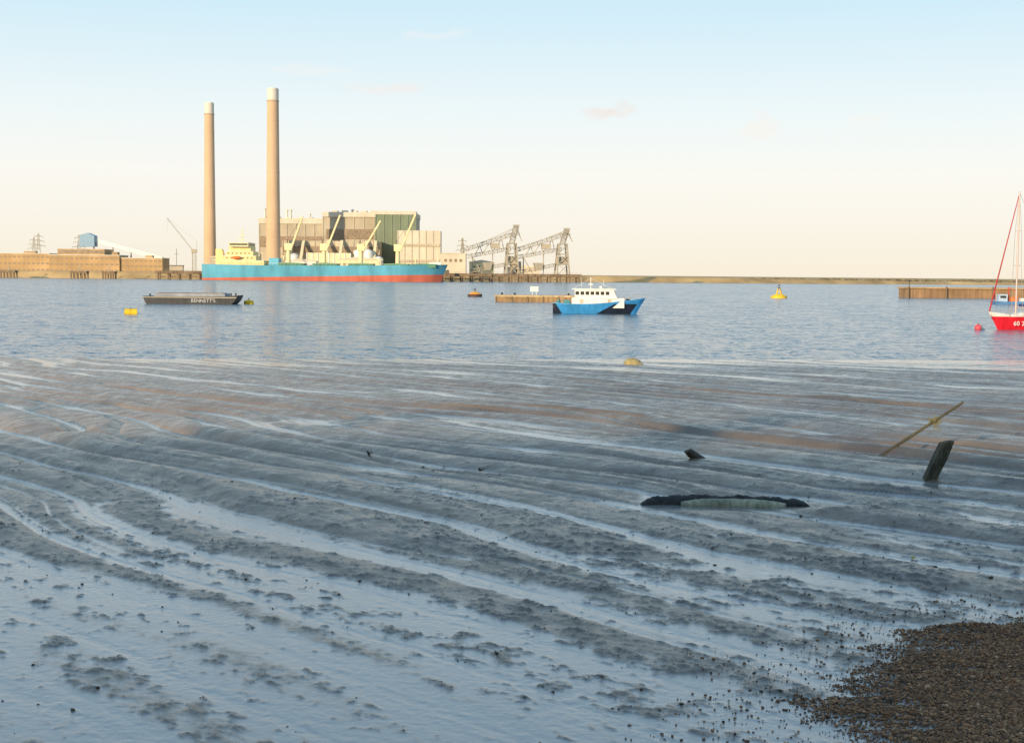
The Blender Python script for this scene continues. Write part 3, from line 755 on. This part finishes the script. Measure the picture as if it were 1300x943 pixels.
for i in range(18, 31):
    a = edge(i/30)
    for sg in (-1, 1):
        if i % 2 == 0: m.beam((a[0], sg*a[1], a[2]), (a[0], sg*a[1], a[2]+.5), .025)
        if prev: m.beam((prev[0], sg*prev[1], prev[2]+.5), (a[0], sg*a[1], a[2]+.5), .025)
    prev = a
m.obj('bow_rail', steelM, fbt)
M().box(-4.8, -4.0, -.7, .7, .8, 1.8).cyl((-5.5,-.8,.8), (-5.5,-.8,1.8), .25, .25, 10).obj('deck_gear', mat('teal_box', (.05,.25,.3), .6), fbt)
M().cyl((3.9,0,1.2), (3.9,0,1.9), .1, .1, 8).cyl((3.6,0,1.85), (4.2,0,1.85), .2, .2, 10).obj('winch', darkM, fbt)
for x in (-2.6, 1.2): M().box(x, x+.5, -1.44, -1.403, 1.4, 1.95).obj('side_panel', mat('cream_panel', (.6,.5,.35), .5), fbt)

# ------------------------------------------------------------------ right pier wall
pr = thing('sheet_pile_pier', (124, 391, 0), 0.05, 'brown sheet pile river pier with pale capping', 'pier')
m = M(); x = -15.7
i = 0
while x < 40:
    o_ = -.12 if i % 2 else 0
    m.box(x, x+.8, o_, 7, -2, 2.5 - .003*(i % 2)); x += .8+1e-3; i += 1
m.obj('pile_wall', mat('rusty_sheet_pile', (0.36, 0.22, 0.12), .9, .3, .2, streak=.3), pr)
M().box(-16.1, 40.5, -.6, 7.3, 2.51, 2.95).obj('capping', mat('tan_cap', (.46,.31,.16), .9, .3, .3), pr)
fpp = M().beam((0,0,-1), (0,0,3.2), .3).obj('fender_pile', woodM, pr, (-15.6, -.9, 0))
copies(fpp, [(x, -.9, 0) for x in (-5, 8)], pr)
M().beam((-14.4, 2, 2.95), (-14.4, 2, 4.6), .15).box(-14.8,-14.0,1.9,2.1,4.3,4.9).obj('light_post', darkM, pr)

# blue work barge
wb = thing('work_barge', (103.8, 297, 0), 0.0, 'blue flat work barge with orange and white gear', 'barge')
M().prism([(-3.4, .6), (-3.2, -.3), (3.5, -.3), (3.7, .6)], -1.6, 1.6).obj('hull', mat('work_blue', (.10,.24,.45), .5, .3, 1), wb)
M().box(-2.4, -.6, -.9, .9, .61, 2.1).obj('cabin', mat('grey_blue_cabin', (.45,.55,.65), .5), wb)
M().box(-2.1, -.9, -.95, -.903, 1.3, 1.8).obj('window', glassM, wb)
M().box(.2, 1.0, -.7, .7, .61, 1.5).cyl((1.6,0,.6), (1.6,0,1.8), .35, .35, 12).obj('winch', mat('orange_gear', (.8,.22,.05), .5), wb)
M().box(2.3, 3.2, -.8, .8, .61, 1.3).obj('deck_box', whiteM, wb)
M().beam((-.1,0,.6), (-.1,0,3.6), .14).beam((-.1,0,3.5), (1.6,0,2.6), .1).beam((-3.1,-1,.6), (-3.1,-1,2.0), .07).obj('derrick', mat('red_derrick', (.6,.05,.04), .5), wb)

# ------------------------------------------------------------------ red sailing yacht (bow towards -x)
ya = thing('sailing_yacht', (53.1, 145, 0), math.pi+0.10, 'red hulled sailing yacht with tall mast and furled sail', 'yacht')
hu, dk = hull(9.4, 2.9, 1.25, .5, 1.3, .55, .1, .5, .7, 40, .5, .05)
hu.obj('hull', zone_mat('red_hull_paint', (.66,.015,.03), [((.75,.7,.68), (0,0,1,-1.32))], .3, .8, .1), ya)
dk.obj('deck', mat('cream_deck', (.6,.55,.45), .6), ya)
M().prism([(-1.8,1.2), (2.2,1.25), (1.5,1.75), (-1.8,1.9)], -.85, .85).obj('coachroof', whiteM, ya)
M().box(-1.4,-.5,-.87,-.853,1.4,1.65).box(.0,.9,-.87,-.853,1.4,1.6).box(-1.4,-.5,.853,.87,1.4,1.65).box(.0,.9,.853,.87,1.4,1.6).obj('cabin_window', glassM, ya)
alu = mat('mast_alloy', (.62,.45,.40), .4, .1, 1, metal=.2)
M().cyl((1.75,0,1.5), (1.75,0,14.0), .095, .075, 12).beam((1.75,-.9,6.5), (1.75,.9,6.5), .05).beam((1.75,-.7,10.0), (1.75,.7,10.0), .05).obj('mast', alu, ya)
M().cyl((1.7,0,2.3), (-2.4,0,2.35), .06, .06, 10).obj('boom', alu, ya)
M().cyl((1.4,0,2.47), (-2.2,0,2.50), .15, .11, 10).obj('stowed_mainsail', mat('blue_sail_cover', (.03,.06,.2), .8), ya)
M().cyl((1.8,0,13.6), (4.55,0,1.85), .045, .085, 8).obj('furled_jib', mat('dark_red_sail', (.45,.04,.04), .8), ya)
m = M()
for sg in (-1, 1):
    m.beam((1.75,0,13.8), (1.75,sg*.7,10), .03); m.beam((1.75,sg*.7,10), (1.75,sg*.9,6.5), .03); m.beam((1.75,sg*.9,6.5), (1.6,sg*1.3,1.4), .03)
m.beam((1.75,0,13.9), (-4.5,0,1.3), .03)
m.obj('rigging', steelM, ya)
m = M(); prev = None
for x, w in ((-4.3,.9), (-2.5,1.25), (-.6,1.35), (1.2,1.25), (2.8,.9), (4.4,.2)):
    for sg in (-1, 1):
        m.beam((x,sg*w,1.25), (x,sg*w,1.95), .035)
        if prev: m.beam((prev[0],sg*prev[1],1.95), (x,sg*w,1.95), .02)
    prev = (x, w)
m.beam((4.4,-.2,1.95), (4.4,.2,1.95), .04); m.obj('guard_rail', steelM, ya)
lettering('sail_number', "60 2", 0.62, whiteM, ya, (2.55, 1.27, .45), (math.pi/2, 0, math.pi-0.22), .02)
e = thing('fender_buoy', (46.8, 142.5, 0), 0, 'small round pink-red mooring buoy beside the yacht', 'buoy')
M().ball((0,0,.22), .36).obj('float', mat('pink_buoy', (.75,.08,.10), .4), e)
M().beam((0,0,.55), (0,0,.72), .07).obj('mooring_eye', darkM, e)
e = thing('fender_buoy', (47.6, 143.5, 0), 0, 'small white mooring buoy touching the yacht bow', 'buoy')
M().ball((0,0,.12), .25).obj('float', whiteM, e)
M().beam((0,0,.34), (0,0,.5), .06).obj('mooring_eye', darkM, e)

# ------------------------------------------------------------------ things on the mud
def gz(x, y): return float(mud(np.array([x*1.0]), np.array([y*1.0]))[0][0])
def stand(bearing, slope):
    """ground point seen from a 5 m high viewpoint at the origin under a given bearing and downward slope"""
    Y = np.linspace(9, 90, 8000); z = mud(bearing*Y, Y)[0]
    k = int(np.argmax((5 - z)/Y < slope)); y = float(Y[k])
    return bearing*y, y, gz(bearing*y, y)
tarred = mat('wet_dark_timber', (.04,.034,.025), .6, .5, 4, bump=.02, streak=.4)
weedM = mat('black_seaweed', (.018,.016,.013), .7, .5, 8, bump=.02)
# post
x, y, z = stand(.2975, .1410)
e = thing('timber_post', (x, y, z), .15, 'leaning squared weathered timber post standing in mud', 'post')
m = M(); random.seed(5)
secs = [(-.4,-.22,.12,.10), (0,0,.12,.10), (.2,.09,.118,.10), (.4,.185,.118,.10), (.72,.33,.115,.098), (.74,.34,.105,.088)]
vv = []
for si, (z_, ox, w_, d_) in enumerate(secs):
    for a, c in ((-1,-.9),(-.35,-1.0),(-.3,-.8),(.4,-.85),(.45,-1.0),(1,-.95),(1,.9),(-.95,1)):
        top = a*.015 if si >= 4 else 0
        vv.append((ox+a*w_+random.uniform(-.006,.006), c*d_+random.uniform(-.006,.006), z_+top+(random.uniform(-.006,.006) if si == 5 else 0)))
ff = [(i*8+k, i*8+(k+1)%8, (i+1)*8+(k+1)%8, (i+1)*8+k) for i in range(5) for k in range(8)] + [tuple(40+k for k in range(8))]
m.add(vv, ff); m.obj('shaft', mat('green_stained_timber', (.085,.075,.042), .8, .6, 5, bump=.03, streak=.6), e)
# pole
x, y, z = stand(.2655, .1230)
k = y/33.8
e = thing('leaning_pole', (x, y, z), .0, 'thin leaning wooden pole with rope tangle', 'pole')
M().cyl((-.12,0,-.08), (1.0*k,.12,.64*k), .038, .034, 10).cyl((1.0*k,.12,.64*k), (1.90*k,.2,1.22*k), .034, .028, 10).obj('shaft', mat('pole_wood', (.085,.075,.045), .8, .5, 5), e)
m = M(); random.seed(8)
pp = None
for i in range(60):
    p = Vector((1.20*k+random.gauss(0,.06), .14+random.gauss(0,.05), .75*k+random.gauss(0,.045)))
    if pp: m.cyl(pp, p, .010, .010, 5, False)
    pp = p
for i in range(5): m.cyl((1.2*k+random.gauss(0,.05), .12, .73*k), (1.2*k+random.uniform(-.12,.12), .1, .73*k-random.uniform(.1,.22)), .009, .007, 5)
m.obj('rope_tangle', mat('khaki_rope', (.18,.16,.075), .8, .3, 8), e)
# stub log
x, y, z = stand(.1290, .1275)
e = thing('log_stump', (x, y, z), .2, 'short dark wooden stump tilted in the mud', 'stump')
M().cyl((.22,0,-.08), (-.10,0,.13), .10, .095, 9).ball((-.10,0,.13), .095, 1,1,.5, 9, 5, .12).obj('stump', tarred, e)
for (u_, s_, h, lab) in ((-.0211, .1383, .06, 'tiny dark stick poking out of the mud'), (-.1005, .1275, .09, 'small dark stick standing in the mud')):
    x, y, z = stand(u_, s_)
    e = thing('driftwood_stick', (x, y, z), 0, lab, 'stick', 'sticks in the mud')
    M().cyl((.03,0,-.1), (-.05,0,h), .03, .022, 7).cyl((-.02,0,h*.3), (.06,.02,h*.7), .016, .010, 6).obj('stem', tarred, e)
# beam with weed
x, y, z = stand(.1565, .1620)
e = thing('sunken_timber_beam', (x, y, z+.01), -.03, 'pale timber beam half sunk with black seaweed on it', 'beam')
m = M(); vv = []; random.seed(12)
N = 40
for i in range(N+1):
    t = i/N; q_ = abs(2*t-1); xx = -.86+1.80*t; w = .12*(1-.5*q_**6); zz = .06-.04*q_**2.5
    for a, c in ((-1,-1.6),(-1.0,.0),(-.75,.38),(-.3,.55),(.6,.5),(1,-1)):
        vv.append((xx, a*w+random.uniform(-.005,.005)+.03*math.sin(t*5), zz+c*.10*(1-.35*q_**5)+random.uniform(-.005,.005)))
ff = [(i*6+k_, i*6+(k_+1)%6, (i+1)*6+(k_+1)%6, (i+1)*6+k_) for i in range(N) for k_ in range(6)] + [(0,1,2,3,4,5), tuple(N*6+5-k_ for k_ in range(6))]
m.add(vv, ff, True); m.obj('timber', mat('pale_driftwood', (.33,.32,.22), .85, .4, 4, bump=.03, streak=.4), e)
nx_, ny_ = 170, 44
gx_ = np.linspace(-1.60, 1.40, nx_); gy_ = np.linspace(-.25, .72, ny_)
GX, GY = np.meshgrid(gx_, gy_, indexing='ij')
tt = (GX+.10)/1.48
yc = .26 - .28*np.abs(tt)**4
prof = np.clip(1-((GY-yc)/(.23*(1-.40*np.abs(tt)**3)))**2, 0, 1)*np.clip(1-np.abs(tt)**8, 0, 1)
hh = prof**.5*(.16+.06*fbm(GX/.16, GY/.13, 5, 77)) - .04
V = np.stack([GX, GY, hh], -1).reshape(-1, 3)
I = np.arange(nx_*ny_).reshape(nx_, ny_)
F = np.stack([I[:-1,:-1], I[1:,:-1], I[1:,1:], I[:-1,1:]], -1).reshape(-1, 4)
m = M().add(V.tolist(), F.tolist(), True); random.seed(3)
for i in range(700):
    t = random.uniform(-1, 1); xx = -.10+1.42*t
    yy_ = .26-.28*abs(t)**4+random.gauss(0,.08); zz_ = .11*(1-abs(t)**6)*random.uniform(0,1)
    a_ = random.uniform(0, 6.28); l_ = random.uniform(.03, .07)
    m.beam((xx, yy_, zz_), (xx+l_*math.cos(a_), yy_+l_*.6*math.sin(a_), zz_+random.uniform(-.02,.015)), .011, .007)
m.obj('seaweed', weedM, e)
# rock
x, y, z = stand(.0850, .0615)
e = thing('mossy_boulder', (x, y, z-.05), 0, 'yellow-brown boulder at the water edge', 'rock')
random.seed(6)
M().ball((0,0,.06), .46, 1.1, .8, .75, 14, 9, .08).ball((.32,0,.02), .28, 1, .9, .7, 10, 7, .1).obj('stone', mat('ochre_stone', (.40,.31,.14), .9, .3, 3, bump=.04), e)
# yellow litter
x, y, z = stand(.2880, .1990)
e = thing('plastic_scrap', (x, y, z+.01), .4, 'small crumpled yellow scrap on the mud', 'litter')
M().add([(-.05,-.03,0),(.0,-.04,.03),(.05,-.02,.0),(.04,.04,.02),(-.01,.05,.0),(-.05,.03,.025),(0,0,.04)], [(0,1,6),(1,2,6),(2,3,6),(3,4,6),(4,5,6),(5,0,6)]).obj('scrap', mat('faded_yellow', (.4,.34,.10), .7), e)

# ------------------------------------------------------------------ pebbles (stuff)
ph = (1+5**.5)/2
ico = np.array([(-1,ph,0),(1,ph,0),(-1,-ph,0),(1,-ph,0),(0,-1,ph),(0,1,ph),(0,-1,-ph),(0,1,-ph),(ph,0,-1),(ph,0,1),(-ph,0,-1),(-ph,0,1)])/math.hypot(1,ph)
icf = np.array([(0,11,5),(0,5,1),(0,1,7),(0,7,10),(0,10,11),(1,5,9),(5,11,4),(11,10,2),(10,7,6),(7,1,8),(3,9,4),(3,4,2),(3,2,6),(3,6,8),(3,8,9),(4,9,5),(2,4,11),(6,2,10),(8,6,7),(9,8,1)])
def scatter(name, P, R, flat, palette, material):
    n = len(P)
    V = ico[None]*(1+rng.uniform(-.22,.22,(n,12,1)))
    S = np.stack([rng.uniform(.8,1.5,n), rng.uniform(.7,1.1,n), rng.uniform(*flat,n)], -1)[:,None,:]
    V = V*S*R[:,None,None]
    a = rng.uniform(0, 2*math.pi, n)[:,None]; c, s = np.cos(a), np.sin(a)
    V = np.stack([V[...,0]*c - V[...,1]*s, V[...,0]*s + V[...,1]*c, V[...,2]], -1) + P[:,None,:]
    F = (icf[None] + 12*np.arange(n)[:,None,None]).reshape(-1, 3)
    me = np_mesh(name, V.reshape(-1,3), F)
    ca = me.color_attributes.new('tint', 'FLOAT_COLOR', 'POINT')
    pal = np.array(palette)[rng.integers(0, len(palette), n)]*rng.uniform(.6,1.3,(n,1))
    cc = np.concatenate([np.repeat(pal, 12, 0), np.ones((n*12,1))], 1)
    ca.data.foreach_set('color', cc.astype(np.float32).ravel())
    me.materials.append(material)
    o = bpy.data.objects.new(name, me); COL.objects.link(o); o['kind'] = 'stuff'
    return o
pm = bpy.data.materials.new('pebble_stone'); pm.use_nodes = True
nt = pm.node_tree; b = nt.nodes['Principled BSDF']; b.inputs['Roughness'].default_value = .85
b.inputs['Specular IOR Level'].default_value = .2
at = nd(nt, 'ShaderNodeAttribute', attribute_name='tint'); nt.links.new(at.outputs['Color'], b.inputs['Base Color'])
n = 400000
PX = rng.uniform(0.8, 9.0, n); PY = rng.uniform(10, 17.2, n)
sd = shingle_sdf(PX, PY)
keep = (rng.random(n) < np.clip((sd+.3)*0.9, 0, 1)) | ((sd > -1.4) & (rng.random(n) < .012))
PX, PY = PX[keep], PY[keep]
PZ = mud(PX, PY)[0]
R = rng.gamma(2.6, .0021, len(PX))+.0035
P = np.stack([PX, PY, PZ+R*.2+rng.uniform(0,.006,len(PX))], -1)
scatter('shingle', P, R, (.4,.8), [(.27,.13,.06),(.31,.155,.075),(.15,.078,.042),(.36,.22,.12),(.08,.05,.035),(.20,.105,.05)], pm)
# mud crumbs
n = 30000
PX = rng.uniform(-14, 14, n); PY = rng.uniform(9, 30, n)
h, w, s_, cl = mud(PX, PY)
keep = (cl > .12) & (rng.random(n) < np.clip(cl*.7, 0, 1)) | (rng.random(n) < .004)
PX, PY, h = PX[keep], PY[keep], h[keep]
R = rng.gamma(2.5, .0032, len(PX))+.004
scatter('mud_crumbs', np.stack([PX, PY, h+R*.15], -1), R, (.4,.7), [(.10,.075,.05),(.07,.055,.042),(.13,.09,.06)], pm)

# ------------------------------------------------------------------ distant scrub (stuff)
m = M(); random.seed(11)
for i in range(420):
    X = random.uniform(-700, 1500); yb = float(np.interp(X, xs, ys))
    yy = yb + random.uniform(30, 500)
    r = random.uniform(1.2, 3.2)
    if -420 < X < 70 and random.random() < .6: continue
    if X > 100: r *= .6
    for k in range(3):
        m.ball((X+random.uniform(-9,9), yy+random.uniform(-4,4), 3.6+r*.3), r*random.uniform(.6,1), 2.2, 1, .8, 7, 5, .25)
m.obj('distant_scrub', mat('scrub_foliage', (.24,.19,.11), .95, .5, .1))['kind'] = 'stuff'

# ------------------------------------------------------------------ world
w = bpy.data.worlds.new('World'); scene.world = w; w.use_nodes = True
nt = w.node_tree; L = nt.links
bgd = nt.nodes['Background']; bgd.inputs['Strength'].default_value = 0.1
SE, SR = math.radians(10), math.radians(214)
sky = nd(nt, 'ShaderNodeTexSky', sky_type='NISHITA'); sky.sun_disc = False
sky.sun_elevation = SE; sky.sun_rotation = SR; sky.air_density = 1.0; sky.dust_density = 1.5
tc = nd(nt, 'ShaderNodeTexCoord'); sp = nd(nt, 'ShaderNodeSeparateXYZ'); L.new(tc.outputs['Generated'], sp.inputs[0])
cr = nd(nt, 'ShaderNodeValToRGB'); r = cr.color_ramp
r.elements[0].position = 0.0; r.elements[0].color = (1.0, 0.90, 0.73, 1)
r.elements[1].position = 1.0; r.elements[1].color = (0.24, 0.44, 0.72, 1)
for p, c in ((0.03, (1.0, 0.945, 0.83)), (0.07, (1.0, 0.985, 0.93)), (0.11, (0.90, 0.975, 0.985)), (0.18, (0.67, 0.88, 0.99)), (0.32, (0.52, 0.765, 0.95)), (0.55, (0.37, 0.60, 0.86))):
    el = r.elements.new(p); el.color = (*c, 1)
L.new(sp.outputs['Z'], cr.inputs[0])
sc = nd(nt, 'ShaderNodeVectorMath', operation='SCALE'); sc.inputs['Scale'].default_value = 10.0
L.new(cr.outputs[0], sc.inputs[0])
mxs = nd(nt, 'ShaderNodeMixRGB'); mxs.inputs[0].default_value = 0.94
L.new(sky.outputs[0], mxs.inputs[1]); L.new(sc.outputs[0], mxs.inputs[2])
# small wispy clouds
cur = mxs.outputs[0]
nz = nd(nt, 'ShaderNodeTexNoise'); nz.inputs['Scale'].default_value = 38; nz.inputs['Detail'].default_value = 6
mpn = nd(nt, 'ShaderNodeMapping'); mpn.inputs['Scale'].default_value = (1, 1, 2.4)
L.new(tc.outputs['Generated'], mpn.inputs[0]); L.new(mpn.outputs[0], nz.inputs['Vector'])
def cloud(ux, uz, rx, rz, amt, col):
    global cur
    d = Vector((ux, 1, uz)).normalized()
    sb = nd(nt, 'ShaderNodeVectorMath', operation='SUBTRACT'); sb.inputs[1].default_value = d
    L.new(tc.outputs['Generated'], sb.inputs[0])
    ml = nd(nt, 'ShaderNodeVectorMath', operation='MULTIPLY'); ml.inputs[1].default_value = (1/rx, 1/rx, 1/rz)
    L.new(sb.outputs[0], ml.inputs[0])
    ln = nd(nt, 'ShaderNodeVectorMath', operation='LENGTH'); L.new(ml.outputs[0], ln.inputs[0])
    su = nd(nt, 'ShaderNodeMath', operation='MULTIPLY_ADD'); su.inputs[1].default_value = -3.4; L.new(nz.outputs['Fac'], su.inputs[0]); L.new(ln.outputs['Value'], su.inputs[2])
    mr = nd(nt, 'ShaderNodeMapRange'); mr.interpolation_type = 'SMOOTHSTEP'
    mr.inputs[1].default_value = -0.5; mr.inputs[2].default_value = -1.5; mr.inputs[3].default_value = 0; mr.inputs[4].default_value = amt
    L.new(su.outputs[0], mr.inputs[0])
    mx = nd(nt, 'ShaderNodeMixRGB'); mx.inputs[2].default_value = (*[k*10 for k in col], 1)
    L.new(mr.outputs[0], mx.inputs[0]); L.new(cur, mx.inputs[1]); cur = mx.outputs[0]
for a in ((.065, .115, .022, .007, .9, (.90,.80,.74)), (-.09, .129, .03, .0045, .55, (.93,.87,.83)), (.172, .106, .014, .007, .5, (.96,.90,.83)),
          (-.145, .142, .03, .004, .35, (.93,.92,.90)), (-.06, .166, .02, .004, .4, (.93,.91,.90)), (.25, .112, .015, .004, .3, (.97,.93,.87))):
    cloud(*a)
L.new(cur, bgd.inputs['Color'])

# sun
sl = bpy.data.lights.new('sun', 'SUN'); sl.energy = 5.0; sl.angle = math.radians(.5); sl.color = (1.0, .80, .52)
so = bpy.data.objects.new('sun', sl); COL.objects.link(so)
sd_ = Vector((math.sin(SR)*math.cos(SE), math.cos(SR)*math.cos(SE), math.sin(SE)))
so.rotation_euler = sd_.to_track_quat('Z', 'Y').to_euler()

# camera
cam = bpy.data.cameras.new('camera'); co_ = bpy.data.objects.new('camera', cam); COL.objects.link(co_)
cam.sensor_width = 36; cam.lens = 36*1800/1300; cam.clip_end = 30000; cam.clip_start = .1
co_.matrix_world = Matrix.Translation((0,0,5)) @ Matrix.Rotation(math.radians(90-3.85), 4, 'X') @ Matrix.Rotation(math.radians(.507), 4, 'Z')
scene.camera = co_
